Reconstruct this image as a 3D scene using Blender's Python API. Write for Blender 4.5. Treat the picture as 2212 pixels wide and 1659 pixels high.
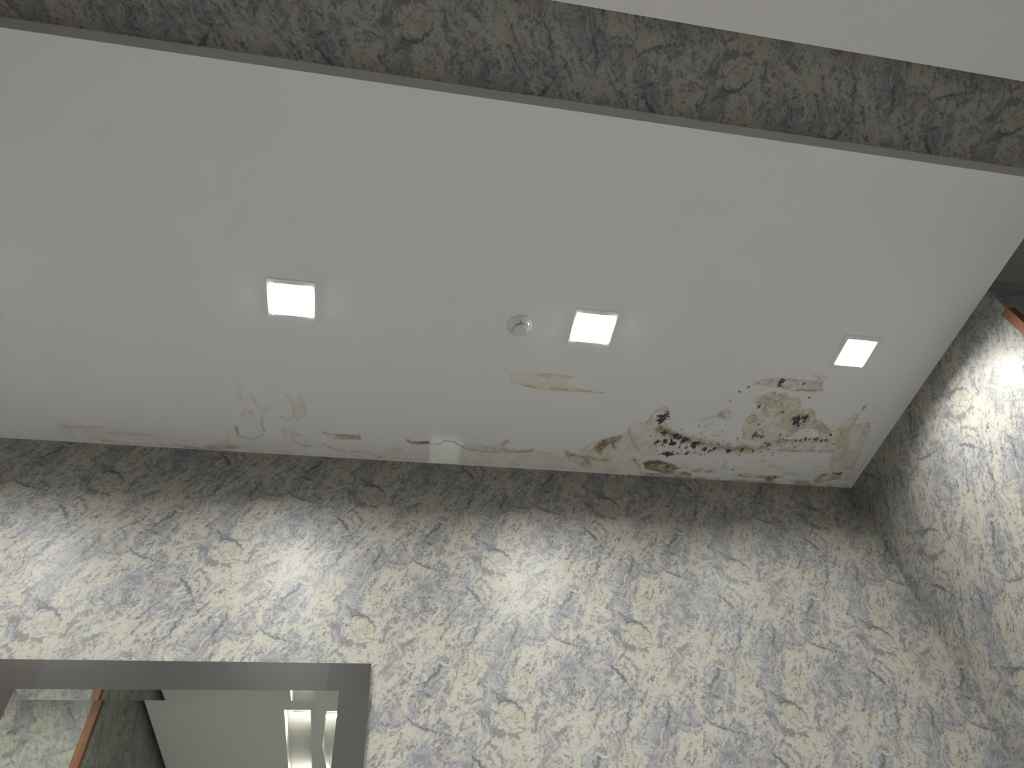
import bpy, bmesh, math
import numpy as np
from mathutils import Matrix, Vector

# ------------------------------------------------------------------ reset
for o in list(bpy.data.objects):
    bpy.data.objects.remove(o, do_unlink=True)
scene = bpy.context.scene
COL = scene.collection

# ------------------------------------------------------------------ camera (phone held at 1.4 m, looking up)
CAMZ = 1.40
FPX = 1540.3
RB = np.array([[0.982989675, -0.166208801, -0.078140475],      # image right in world axes
               [0.077782535, 0.762169791, -0.642687394],       # image down
               [0.166376611, 0.625677108, 0.762133177]])       # viewing direction
cam = bpy.data.cameras.new('camera')
cam.sensor_fit = 'HORIZONTAL'; cam.sensor_width = 36.0
cam.lens = FPX / 2212.0 * 36.0
cam.clip_start = 0.05
camo = bpy.data.objects.new('camera', cam)
m = Matrix.Identity(4)
for i in range(3):
    m[i][0] = RB[0][i]; m[i][1] = -RB[1][i]; m[i][2] = -RB[2][i]
m[0][3], m[1][3], m[2][3] = 0, 0, CAMZ
camo.matrix_world = m
COL.objects.link(camo)
scene.camera = camo

# ------------------------------------------------------------------ world / view
w = bpy.data.worlds.new('world'); scene.world = w; w.use_nodes = True
w.node_tree.nodes['Background'].inputs[0].default_value = (0.9, 0.92, 1.0, 1)
w.node_tree.nodes['Background'].inputs[1].default_value = 0.02
vs = scene.view_settings
vs.view_transform = 'Standard'; vs.look = 'None'; vs.gamma = 1.0; vs.use_curve_mapping = False
vs.exposure = 0.0

# light levels (W)
L_SOFFIT = 800.0       # radiance of the square panels in the soffit
L_SIDE_GLOW = 170.0          # glowing acrylic rim that stands proud of the bezel
WELL = .041            # how deep the panels sit in their housings
P_HALL = 46.0          # each added, unseen downlight of the hall (W)
SPR_HALL = 148
P_SLOT = 7.0
P_PATCH = 0.0062

# ------------------------------------------------------------------ room dimensions (metres)
YB = 2.397             # back wall
XR, XL = 2.351, -3.20  # right wall of the bay; far left end of the bay
ZS = CAMZ + 2.30       # underside of both dropped ceiling panels
YF = 0.734             # front edge of the damaged panel
LIP = 0.095            # height of its white edge board
ZW = ZS + LIP          # wallpapered ceiling left between the panels
YE = 0.430             # back edge of the hall panel
YR = 1.205             # right wall of the bay ends here
XH, YH = -1.40, 0.70   # left hall wall and the corner where the bay opens to the left
XE, YEND = 3.60, -4.60 # right and front ends of the hall

def ray(px, py):
    return RB.T @ np.array([(px - 1106.0) / FPX, (py - 829.5) / FPX, 1.0])
def on_soffit(px, py):
    d = ray(px, py); s = (ZS - CAMZ) / d[2]
    return (d[0] * s, d[1] * s)

# ------------------------------------------------------------------ helpers
def link(name, me, parent=None):
    o = bpy.data.objects.new(name, me); COL.objects.link(o)
    if parent: o.parent = parent
    return o
def mesh_from(name, verts, faces, mat=None, parent=None, uvs=None, smooth=False):
    me = bpy.data.meshes.new(name)
    me.from_pydata([tuple(v) for v in verts], [], faces)
    if uvs is not None:
        ul = me.uv_layers.new(name='UVMap')
        for lp in me.loops:
            ul.data[lp.index].uv = uvs[lp.vertex_index]
    if smooth:
        for p in me.polygons: p.use_smooth = True
    if mat: me.materials.append(mat)
    me.update()
    return link(name, me, parent)
def bm_obj(name, bm, mat, parent=None, smooth=False, loc=(0, 0, 0)):
    me = bpy.data.meshes.new(name)
    bmesh.ops.recalc_face_normals(bm, faces=bm.faces)
    bm.to_mesh(me); bm.free()
    if smooth:
        for p in me.polygons: p.use_smooth = True
    if mat: me.materials.append(mat)
    o = link(name, me, parent); o.location = loc
    return o
def box(bm, x0, x1, y0, y1, z0, z1, bevel=0.0, seg=2):
    r = bmesh.ops.create_cube(bm, size=1.0)
    for v in r['verts']:
        v.co = Vector((x0 + (v.co.x + .5) * (x1 - x0), y0 + (v.co.y + .5) * (y1 - y0), z0 + (v.co.z + .5) * (z1 - z0)))
    if bevel > 0:
        es = set(e for v in r['verts'] for e in v.link_edges)
        bmesh.ops.bevel(bm, geom=list(es), offset=bevel, segments=seg, profile=.5, affect='EDGES')
def lathe(bm, prof, n=48):
    rings = []
    for r, z in prof:
        if r < 1e-6: rings.append([bm.verts.new((0, 0, z))])
        else: rings.append([bm.verts.new((r * math.cos(2 * math.pi * i / n), r * math.sin(2 * math.pi * i / n), z)) for i in range(n)])
    for a, b in zip(rings, rings[1:]):
        for i in range(n):
            j = (i + 1) % n
            if len(a) == 1 and len(b) == 1: continue
            if len(a) == 1: bm.faces.new((a[0], b[i], b[j]))
            elif len(b) == 1: bm.faces.new((a[i], a[j], b[0]))
            else: bm.faces.new((a[i], a[j], b[j], b[i]))
def tag(o, label=None, cat=None, group=None, kind=None):
    if label: o['label'] = label
    if cat: o['category'] = cat
    if group: o['group'] = group
    if kind: o['kind'] = kind
    return o
def empty(name, loc):
    o = bpy.data.objects.new(name, None); COL.objects.link(o); o.location = loc
    o.empty_display_size = .05
    return o

# ------------------------------------------------------------------ material toolkit
class NT:
    def __init__(s, name):
        s.mat = bpy.data.materials.new(name); s.mat.use_nodes = True
        s.t = s.mat.node_tree; s.t.nodes.clear()
        s.out = s.t.nodes.new('ShaderNodeOutputMaterial')
    def n(s, typ, **kw):
        nd = s.t.nodes.new(typ)
        for k, v in kw.items(): setattr(nd, k, v)
        return nd
    def l(s, a, b): s.t.links.new(a, b)
    def setin(s, sock, v):
        if hasattr(v, 'is_output'): s.l(v, sock)
        elif v is not None: sock.default_value = v
    def math(s, op, a, b=None, c=None, clamp=False):
        nd = s.n('ShaderNodeMath', operation=op, use_clamp=clamp)
        for i, v in enumerate((a, b, c)):
            if v is not None: s.setin(nd.inputs[i], v)
        return nd.outputs[0]
    def vec(s, op, a, b=None, scale=None):
        nd = s.n('ShaderNodeVectorMath', operation=op)
        s.setin(nd.inputs[0], a)
        if b is not None: s.setin(nd.inputs[1], b)
        if scale is not None: s.setin(nd.inputs['Scale'], scale)
        return nd.outputs['Value'] if op in ('LENGTH', 'DOT_PRODUCT') else nd.outputs['Vector']
    def ramp(s, x, a, b, smooth=True):
        nd = s.n('ShaderNodeMapRange', interpolation_type='SMOOTHSTEP' if smooth else 'LINEAR')
        s.setin(nd.inputs['Value'], x)
        lo, hi, f0, f1 = (a, b, 0., 1.) if a <= b else (b, a, 1., 0.)
        nd.inputs['From Min'].default_value = lo; nd.inputs['From Max'].default_value = hi
        nd.inputs['To Min'].default_value = f0; nd.inputs['To Max'].default_value = f1
        return nd.outputs['Result']
    def mix(s, f, a, b):
        nd = s.n('ShaderNodeMix', data_type='RGBA')
        s.setin(nd.inputs[0], f)
        s.setin(nd.inputs[6], a if hasattr(a, 'is_output') else (*a, 1))
        s.setin(nd.inputs[7], b if hasattr(b, 'is_output') else (*b, 1))
        return nd.outputs[2]
    def noise(s, v, scale, detail=4, rough=.55, w=None, dist=0.):
        nd = s.n('ShaderNodeTexNoise', noise_dimensions='4D' if w is not None else '3D')
        s.setin(nd.inputs['Vector'], v)
        if w is not None: s.setin(nd.inputs['W'], w)
        nd.inputs['Scale'].default_value = scale; nd.inputs['Detail'].default_value = detail
        nd.inputs['Roughness'].default_value = rough; nd.inputs['Distortion'].default_value = dist
        return nd.outputs['Fac']
    def bsdf(s, col, rough=.6, metal=0., spec=.5, normal=None, coat=0., coat_rough=.05, emis=None, estr=0.):
        b = s.n('ShaderNodeBsdfPrincipled')
        s.setin(b.inputs['Base Color'], col if hasattr(col, 'is_output') else (*col, 1))
        s.setin(b.inputs['Roughness'], rough); s.setin(b.inputs['Metallic'], metal)
        s.setin(b.inputs['Specular IOR Level'], spec)
        b.inputs['Coat Weight'].default_value = coat; b.inputs['Coat Roughness'].default_value = coat_rough
        if normal is not None: s.l(normal, b.inputs['Normal'])
        if emis: b.inputs['Emission Color'].default_value = (*emis, 1); b.inputs['Emission Strength'].default_value = estr
        s.l(b.outputs[0], s.out.inputs[0]); return b
    def bump(s, h, strength, dist=.002):
        b = s.n('ShaderNodeBump'); s.l(h, b.inputs['Height'])
        b.inputs['Strength'].default_value = strength; b.inputs['Distance'].default_value = dist
        return b.outputs['Normal']

def plain(name, col, rough=.5, spec=.5, grain=0., **kw):
    t = NT(name)
    tc = t.n('ShaderNodeTexCoord').outputs['Object']
    f = t.noise(tc, 60, 3)
    c = t.mix(t.math('MULTIPLY', f, .12), col, tuple(v * .85 for v in col))
    nrm = t.bump(t.noise(tc, 220, 3), grain, .001) if grain else None
    t.bsdf(c, rough, spec=spec, normal=nrm, **kw)
    return t.mat

# ---- wallpaper repeat: 0.53 x 0.64 m, half drop, sampled on a 1.06 x 0.64 m periodic sheet
TW, TH = 848, 400; TDU, TDV = 1.06 / 848, .64 / 400
def make_wallpaper():
    r = np.random.RandomState(21)
    fu = np.fft.fftfreq(TW, TDU)[None, :]; fv = np.fft.fftfreq(TH, TDV)[:, None]
    def field(l0, l1, ang=0., an=1., beta=1.0):
        """random field with wavelengths l0..l1 m, stretched an times along direction ang (deg)"""
        n = r.randn(TH, TW); n = n + np.roll(np.roll(n, TW // 2, 1), TH // 2, 0)
        a = math.radians(ang); fa = (fu * math.cos(a) + fv * math.sin(a)) * an; fb = (-fu * math.sin(a) + fv * math.cos(a))
        f = np.hypot(fa, fb) + 1e-6
        H = f ** -beta * np.exp(-(f * l0) ** 2) * (1 - np.exp(-(f * l1) ** 2))
        H[0, 0] = 0
        g = np.fft.ifft2(np.fft.fft2(n) * H).real
        return g / g.std()
    U, V = np.meshgrid(np.arange(TW) * TDU, np.arange(TH) * TDV)
    def warp(f, du, dv):
        x = (U + du) / TDU; y = (V + dv) / TDV
        x0 = np.floor(x).astype(int); y0 = np.floor(y).astype(int); fx = x - x0; fy = y - y0
        g = lambda j, i: f[(y0 + j) % TH, (x0 + i) % TW]
        return (g(0, 0) * (1 - fx) + g(0, 1) * fx) * (1 - fy) + (g(1, 0) * (1 - fx) + g(1, 1) * fx) * fy
    ss = lambda x, a, b: (lambda q: q * q * (3 - 2 * q))(np.clip((x - a) / (b - a), 0, 1))
    w1, w2 = field(.06, .2, 0, 1, 1.5), field(.06, .2, 0, 1, 1.5); w3, w4 = field(.012, .04), field(.012, .04)
    du, dv = w1 * .010 + w3 * .0012, w2 * .010 + w4 * .0012
    cloud = warp(field(.035, .26, 58, 2.0, 1.4), du, dv)
    cloud2 = warp(field(.03, .2, 0, 1, 1.4), du, dv)
    brush = warp(field(.005, .06, 58, 3.0, 1.1), du, dv)
    spk = warp(field(.0030, .020, 30, 1.5, .8), du * .6, dv * .6)
    blot = warp(field(.008, .05, 58, 1.6, 1.2), du, dv)
    fine = warp(field(.0022, .012, -38, 3.5, .6), du, dv)
    fin2 = warp(field(.0022, .012, 58, 3.5, .6), du, dv)
    clus = field(.02, .10, 50, 1.6, 1.2)
    cream = np.array((.605, .588, .495)); peach = np.array((.590, .515, .415)); blue = np.array((.395, .397, .420))
    grey = np.array((.235, .226, .232)); dark = np.array((.140, .134, .138)); pale = np.array((.68, .67, .60))
    c = np.empty((TH, TW, 3)); c[:] = cream
    def mix(m, col): c[:] = c * (1 - m[..., None]) + col * m[..., None]
    mix(ss(cloud2, .3, 1.8) * .8, peach)
    mix(ss(cloud * .7 + brush * .5 + blot * .35 + spk * .12, -.75, .95) * .92, blue)
    mix(ss(fine + .4 * brush, .4, 1.8) * .55, pale)
    mix(ss(-fine - .3 * fin2, .5, 1.9) * .40, blue)
    mix(ss(blot * .8 + spk * .5 + cloud * .35, .55, 1.4) * .60, grey)
    g = spk * .75 + brush * .40 + clus * .45 + fin2 * .30
    mix(ss(g, .50, 1.40) * .64, grey)
    mix(ss(g + cloud * .15, 1.55, 2.2) * .65, dark)
    # thin branching veins
    vn = warp(field(.012, .10, 58, 2.0, 1.6), w3 * .004, w4 * .004)
    mix(np.exp(-(vn / .030) ** 2) * ss(clus + .3 * spk, .2, 1.0) * .75, dark)
    # drawn marks
    ju, jv = w3 * .0026 + field(.005, .012) * .0007, w4 * .0026 + field(.005, .012) * .0007
    def marks(lines):
        best = np.full((TH, TW), 9.)
        for pts, w0, w1_ in lines:
            n = len(pts) - 1; cx = sum(p[0] for p in pts) / len(pts); cy = sum(p[1] for p in pts) / len(pts)
            lu = U - cx; k = np.round(lu / .53); lu = lu - .53 * k; lv = V - cy + .32 * k; lv = lv - .64 * np.round(lv / .64)
            lu = lu + ju; lv = lv + jv
            for i in range(n):
                ax, ay = pts[i][0] - cx, pts[i][1] - cy; bx, by = pts[i + 1][0] - cx, pts[i + 1][1] - cy
                dx, dy = bx - ax, by - ay
                h = np.clip(((lu - ax) * dx + (lv - ay) * dy) / (dx * dx + dy * dy), 0, 1)
                ra = w0 + (w1_ - w0) * i / n; rb = w0 + (w1_ - w0) * (i + 1) / n
                best = np.minimum(best, np.hypot(lu - ax - h * dx, lv - ay - h * dy) - (ra + (rb - ra) * h))
        return best
    mix(ss(-marks([([(-.563, 3.187), (-.535, 3.165)], .011, .016)]), -.004, .003) * .85, np.array((.595, .52, .385)))
    mix(ss(-marks([([(-.318, 2.902), (-.308, 2.893)], .011, .010)]), -.004, .003) * .8, np.array((.58, .54, .41)))
    mix(ss(-marks([([(-.672, 3.185), (-.655, 3.178)], .009, .012), ([(-.622, 3.125), (-.605, 3.112)], .013, .016), ([(-.575, 3.108), (-.552, 3.106)], .008, .009),
                   ([(-.645, 3.078), (-.632, 3.070)], .009, .009), ([(-.372, 3.136), (-.410, 3.108)], .007, .009)]), -.003, .003) * .75, grey)
    mix(ss(-marks([([(-.415, 3.100), (-.443, 3.046), (-.468, 2.998)], .014, .024), ([(-.52, 2.88), (-.555, 2.79), (-.60, 2.73)], .012, .022)]), -.012, .008) * np.clip(.5 + .25 * brush + .15 * fin2, .1, .8), np.array((.285, .28, .297)))
    d = marks([([(-.635, 3.279), (-.612, 3.246), (-.608, 3.220), (-.580, 3.224), (-.547, 3.217)], .0008, .006), ([(-.547, 3.217), (-.518, 3.182), (-.520, 3.160)], .006, .001),
               ([(-.619, 3.254), (-.587, 3.238), (-.547, 3.217)], .0015, .005), ([(-.710, 3.250), (-.668, 3.224), (-.645, 3.198), (-.609, 3.180)], .0006, .0020),
               ([(-.535, 3.200), (-.548, 3.185), (-.545, 3.165)], .0004, .0008), ([(-.598, 3.160), (-.580, 3.140), (-.575, 3.128)], .002, .0008),
               ([(-.700, 3.036), (-.680, 3.013), (-.655, 2.973), (-.636, 2.944)], .007, .003), ([(-.660, 2.892), (-.679, 2.858), (-.673, 2.839)], .0035, .0015),
               ([(-.395, 3.014), (-.401, 2.998), (-.423, 2.973), (-.445, 2.948)], .0030, .0010), ([(-.453, 2.940), (-.427, 2.921)], .0025, .0008),
               ([(-.278, 3.027), (-.304, 2.993), (-.334, 2.964)], .0075, .0040), ([(-.334, 2.964), (-.343, 2.939), (-.359, 2.933)], .0020, .0030),
               ([(-.335, 2.928), (-.318, 2.928), (-.290, 2.898)], .0055, .0010),
               ([(-.144, 3.186), (-.153, 3.136), (-.186, 3.108), (-.197, 3.072), (-.230, 2.979), (-.24, 2.946)], .0035, .0006),
               ([(-.223, 3.266), (-.252, 3.227), (-.280, 3.193)], .0022, .0035), ([(-.228, 3.214), (-.256, 3.176), (-.280, 3.139)], .0015, .0032),
               ([(-.517, 2.930), (-.515, 2.877), (-.528, 2.846), (-.546, 2.813)], .0015, .0050),
               ([(-.471, 2.866), (-.483, 2.844), (-.508, 2.814), (-.524, 2.760), (-.528, 2.735), (-.547, 2.711)], .0012, .0022),
               ([(-.413, 2.864), (-.378, 2.835), (-.345, 2.813), (-.321, 2.803)], .0010, .0060), ([(-.321, 2.803), (-.281, 2.796), (-.217, 2.776)], .0035, .0010)])
    m = ss(-d, -.0016, .0012)
    mix(m * np.clip(.85 + .2 * spk, .4, 1), np.array((.165, .160, .170)))
    mix(ss(-d, -.014, -.002) * (1 - m) * .28, blue)
    h = fine * .5 + spk * .35 - m * 1.2
    return np.clip(c * .56, .02, .9), h             # a mid-grey paper overall

PAPER, RELIEF = make_wallpaper()
PAPER = PAPER.reshape(TH // 2, 2, TW // 2, 2, 3).mean((1, 3)); RELIEF = RELIEF.reshape(TH // 2, 2, TW // 2, 2).mean((1, 3))
PDU, PDV = TDU * 2, TDV * 2
PAPER_AVG = PAPER.mean((0, 1))
def wallpaper():
    t = NT('marbled_wallpaper')
    at = t.n('ShaderNodeAttribute'); at.attribute_name = 'paper'
    tc = t.n('ShaderNodeTexCoord').outputs['Object']
    f = t.noise(tc, 260, 2, .6)
    c = t.mix(t.ramp(f, .35, .7), at.outputs['Color'], t.vec('SCALE', at.outputs['Color'], scale=.80))
    t.bsdf(c, at.outputs['Alpha'], spec=.16)
    return t.mat
def wallpaper_far():
    t = NT('marbled_wallpaper_far')
    sp = t.n('ShaderNodeSeparateXYZ'); t.l(t.n('ShaderNodeTexCoord').outputs['Object'], sp.inputs[0])
    cb = t.n('ShaderNodeCombineXYZ'); t.l(t.math('ADD', sp.outputs[0], sp.outputs[1]), cb.inputs[0]); t.l(sp.outputs[2], cb.inputs[1])
    mp = t.n('ShaderNodeMapping'); t.l(cb.outputs[0], mp.inputs[0]); mp.inputs['Rotation'].default_value = (0, 0, math.radians(-58)); mp.inputs['Scale'].default_value = (.5, 1, 1)
    f = t.noise(mp.outputs[0], 16, 5, .62)
    c = t.mix(t.ramp(f, .36, .56), (.31, .30, .25), (.22, .222, .235))
    c = t.mix(t.ramp(f, .56, .66), c, (.105, .10, .105))
    t.bsdf(c, .5, spec=.35)
    return t.mat
M_PAPER = wallpaper(); M_PAPER_FAR = wallpaper_far()

# ---- white paint + stains stored per vertex (water marks, mould, bare plaster)
def stained_paint():
    t = NT('stained_white_paint')
    at = t.n('ShaderNodeAttribute'); at.attribute_name = 'stain'
    tc = t.n('ShaderNodeTexCoord').outputs['Object']
    f = t.noise(tc, 90, 4, .6)
    a = t.math('MULTIPLY_ADD', t.ramp(f, .3, .7), .35, .80, clamp=True)
    c = t.mix(a, (.80, .796, .778), at.outputs['Color'])
    t.bsdf(c, .62, spec=.25)
    return t.mat
M_STAIN = stained_paint()
M_WHITE = plain('white_ceiling_paint', (.76, .745, .715), .65, .25)
M_LIP = plain('white_edge_board', (.70, .69, .675), .6, .25)
M_FRAME_WHITE = plain('white_lamp_bezel', (.78, .78, .76), .4, .4)
M_PLASTIC = plain('white_detector_plastic', (.68, .69, .69), .14, .6)
M_BLACK = plain('black_plastic', (.01, .01, .01), .4, .5)

def wood():
    t = NT('reddish_brown_wood')
    tc = t.n('ShaderNodeTexCoord').outputs['Object']
    mp = t.n('ShaderNodeMapping'); t.l(tc, mp.inputs[0]); mp.inputs['Scale'].default_value = (60, 60, 3)
    f = t.noise(mp.outputs[0], 1.5, 5, .6)
    c = t.mix(t.ramp(f, .3, .7), (.090, .030, .009), (.175, .064, .020))
    t.bsdf(c, .45, spec=.2, normal=t.bump(f, .15, .001))
    return t.mat
M_WOOD = wood()

def floor_mat():
    t = NT('cream_polished_floor')
    tc = t.n('ShaderNodeTexCoord').outputs['Object']
    f = t.noise(tc, 2.5, 6, .6, dist=.6)
    c = t.mix(t.ramp(f, .35, .65), (.30, .297, .288), (.245, .243, .236))
    t.bsdf(c, .3, spec=.4)
    return t.mat
M_FLOOR = floor_mat()

def mirror_mat():
    t = NT('mirror_silver')
    tc = t.n('ShaderNodeTexCoord').outputs['Object']
    f = t.noise(tc, 3, 2)
    c = t.mix(f, (.83, .86, .80), (.80, .84, .78))
    t.bsdf(c, .0, metal=1.0)
    return t.mat
M_MIRROR = mirror_mat()
def frame_mat(name, col):
    t = NT(name)
    tc = t.n('ShaderNodeTexCoord').outputs['Object']
    f = t.noise(tc, 180, 3)
    c = t.mix(f, col, tuple(x * .93 for x in col))
    t.bsdf(c, .32, spec=.4)
    return t.mat
M_FR_MID = frame_mat('grey_lacquered_glass', (.036, .0365, .0335))
M_FR_SIDE = frame_mat('charcoal_lacquered_glass', (.026, .026, .024))
M_FR_WARM = frame_mat('taupe_lacquered_glass', (.033, .0285, .025))

def lamp_mat(name, strength, col=(1, .995, .975)):
    t = NT(name)
    tc = t.n('ShaderNodeTexCoord').outputs['Object']
    f = t.noise(tc, 40, 2)
    c = t.mix(f, (.85, .85, .85), (.82, .82, .82))
    t.bsdf(c, .5, emis=col, estr=strength)
    return t.mat
M_DIFF = lamp_mat('lit_opal_diffuser', L_SOFFIT)
M_DIFF_DIM = lamp_mat('lit_opal_diffuser_dim', L_SOFFIT * .62)  # output lowered to hold back the hot spot on the right wall
M_SIDE_GLOW = lamp_mat('added_side_glow', L_SIDE_GLOW)
M_DIFF_HALL = lamp_mat('added_hall_diffuser', 8.0)
M_DIFF_SLOT = lamp_mat('lit_slot_diffuser', 9.0, (1, 1, .95))

# ------------------------------------------------------------------ the setting
def wall(name, x0, y0, x1, y1, z0, z1, u0=0., thick=.12, step=0, zd=None, ud=None):
    """wallpapered slab whose visible face runs (x0,y0)->(x1,y1); step>0: face from height zd up (and along ud) carries
    the printed pattern on a grid of step x the print resolution, the rest of the face is plain"""
    d = Vector((x1 - x0, y1 - y0, 0)); L = d.length; d.normalize()
    nn = Vector((-d.y, d.x, 0)) * thick
    zd = z0 if zd is None else zd
    ua, ub = (0., L) if ud is None else ud
    P = [Vector((x0, y0, z0)), Vector((x1, y1, z0)), Vector((x1, y1, z1)), Vector((x0, y0, z1))]
    Q = [p + nn for p in P]
    f = [(0, 1, 2, 3), (7, 6, 5, 4), (4, 5, 1, 0), (3, 2, 6, 7), (1, 5, 6, 2), (4, 0, 3, 7)]
    uv = [(u0, z0), (u0 + L, z0), (u0 + L, z1), (u0, z1)]
    if step == 0:
        return tag(mesh_from(name, P + Q, f, M_PAPER_FAR, uvs=uv + uv), kind='structure')
    gu = np.concatenate([[ua], np.arange(math.ceil((u0 + ua) / (PDU * step) + .3), math.floor((u0 + ub) / (PDU * step) - .3) + 1) * PDU * step - u0, [ub]])
    gz = np.concatenate([[zd], np.arange(math.ceil(zd / (PDV * step) + .3), math.floor(z1 / (PDV * step) - .3) + 1) * PDV * step, [z1]])
    UU, ZZ = np.meshgrid(gu, gz)
    iu = np.round((UU + u0) / PDU).astype(int) % PAPER.shape[1]; iv = np.round(ZZ / PDV).astype(int) % PAPER.shape[0]
    pap, rel = PAPER, RELIEF
    if step > 1:
        k = int(step); pap = sum(np.roll(np.roll(PAPER, a, 0), b, 1) for a in range(k) for b in range(k)) / k ** 2
        rel = RELIEF * 0
    H = np.clip(rel[iv, iu], -2.5, 2.5) * .00030
    H[0, :] = H[-1, :] = 0; H[:, 0] = H[:, -1] = 0
    n_ = nn.normalized()
    G = np.stack([x0 + d.x * UU - n_.x * H, y0 + d.y * UU - n_.y * H, ZZ], -1).reshape(-1, 3)
    ny_, nx_ = UU.shape; idx = np.arange(nx_ * ny_).reshape(ny_, nx_)
    q = np.stack([idx[:-1, :-1], idx[:-1, 1:], idx[1:, 1:], idx[1:, :-1]], -1).reshape(-1, 4)
    m0 = len(G)
    pa = lambda uu, zz: (x0 + d.x * uu, y0 + d.y * uu, zz)
    ex = [tuple(p) for p in P + Q]; extra = [tuple(m0 + i for i in ff) for ff in f[1:]]
    def plain_quad(u_a, u_b, z_a, z_b):
        if u_b - u_a > 1e-5 and z_b - z_a > 1e-5:
            k = m0 + len(ex); ex.extend([pa(u_a, z_a), pa(u_b, z_a), pa(u_b, z_b), pa(u_a, z_b)]); extra.append((k, k + 1, k + 2, k + 3))
    plain_quad(0, L, z0, zd); plain_quad(0, ua, zd, z1); plain_quad(ub, L, zd, z1)
    V_ = np.concatenate([G, np.array(ex)])
    me = bpy.data.meshes.new(name)
    me.vertices.add(len(V_)); me.vertices.foreach_set('co', V_.astype(np.float32).ravel())
    lv = np.concatenate([q.ravel(), np.array(extra).ravel()]).astype(np.int32); nf = len(q) + len(extra)
    me.loops.add(len(lv)); me.loops.foreach_set('vertex_index', lv)
    me.polygons.add(nf); me.polygons.foreach_set('loop_start', np.arange(nf, dtype=np.int32) * 4)
    me.polygons.foreach_set('use_smooth', np.arange(nf) < len(q))
    me.update(calc_edges=True)
    buf = np.empty((len(V_), 4), np.float32); buf[:, :3] = PAPER_AVG; buf[:, 3] = .45
    buf[:m0, :3] = pap[iv, iu].reshape(-1, 3); buf[:m0, 3] = np.clip(.40 - .05 * RELIEF[iv, iu].reshape(-1), .28, .6)
    at = me.attributes.new('paper', 'FLOAT_COLOR', 'POINT'); at.data.foreach_set('color', buf.ravel())
    me.materials.append(M_PAPER); me.materials.append(M_PAPER_FAR)
    me.polygons.foreach_set('material_index', (np.arange(nf) >= len(q)).astype(np.int32))
    return tag(link(name, me), kind='structure')

wall('wall_back', XL, YB, XR, YB, 0, ZS + .02, u0=XL, step=1, zd=2.29, ud=(1.46, XR - XL))
wall('wall_right', XR, YB, XR, YR, 0, ZS + .02, u0=XR, step=1, zd=2.14)
wall('wall_left', XL, YH, XL, YB, 0, ZW, u0=-3.6)
wall('wall_right_return', XR + .0005, YR - .002, XE, YR - .002, 0, ZW, u0=XR + 1.19, thick=.10)
wall('wall_front_left', XH, YEND, XH, YH, 0, ZW, u0=.4, step=2, zd=2.7, ud=(3.0, YH - YEND))
wall('wall_front_left_return', XH - .0005, YH + .002, XL, YH + .002, 0, ZW, u0=.11, step=2, zd=2.7)
wall('wall_front', XE, YEND, XH, YEND, 0, ZW, u0=.2)
wall('wall_front_right', XE, YR, XE, YEND, 0, ZW, u0=.4)

bm = bmesh.new(); box(bm, XL - .12, XE + .12, YEND - .12, YB + .12, -.1, 0)
tag(bm_obj('floor', bm, M_FLOOR), kind='structure')

# wallpapered ceiling that shows as a dark channel between the two dropped white panels
def paper_ceiling():
    gxx = np.arange(-560, 1101) * PDU; gyy = np.arange(130, 234) * PDV
    UU, VV = np.meshgrid(gxx, gyy)
    iu = np.round((UU - .028) / PDU).astype(int) % PAPER.shape[1]; iv = np.round((VV - .281) / PDV).astype(int) % PAPER.shape[0]
    G = np.stack([UU, VV, ZW - np.clip(RELIEF[iv, iu], -2.5, 2.5) * .0003], -1).reshape(-1, 3)
    h_, w_ = UU.shape; idx = np.arange(h_ * w_).reshape(h_, w_)
    q = np.stack([idx[:-1, :-1], idx[1:, :-1], idx[1:, 1:], idx[:-1, 1:]], -1).reshape(-1, 4)
    m0 = len(G); x_ = [XL - .1, gxx[0], gxx[-1], XE + .1]; y_ = [YEND - .1, gyy[0], gyy[-1], YB + .1]
    ex = [(x, y, ZW) for y in y_ for x in x_]; extra = []
    for j in range(3):
        for i in range(3):
            if i == 1 and j == 1: continue
            k = m0 + j * 4 + i; extra.append((k, k + 4, k + 5, k + 1))
    V_ = np.concatenate([G, np.array(ex)]); nf = len(q) + len(extra)
    me = bpy.data.meshes.new('ceiling_upper')
    me.vertices.add(len(V_)); me.vertices.foreach_set('co', V_.astype(np.float32).ravel())
    lv = np.concatenate([q.ravel(), np.array(extra).ravel()]).astype(np.int32)
    me.loops.add(len(lv)); me.loops.foreach_set('vertex_index', lv)
    me.polygons.add(nf); me.polygons.foreach_set('loop_start', np.arange(nf, dtype=np.int32) * 4)
    me.polygons.foreach_set('use_smooth', np.arange(nf) < len(q)); me.update(calc_edges=True)
    buf = np.empty((len(V_), 4), np.float32); buf[:, :3] = PAPER_AVG; buf[:, 3] = .45
    buf[:m0, :3] = PAPER[iv, iu].reshape(-1, 3); buf[:m0, 3] = .42
    at = me.attributes.new('paper', 'FLOAT_COLOR', 'POINT'); at.data.foreach_set('color', buf.ravel())
    me.materials.append(M_PAPER)
    return tag(link('ceiling_upper', me), kind='structure')
paper_ceiling()

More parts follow.
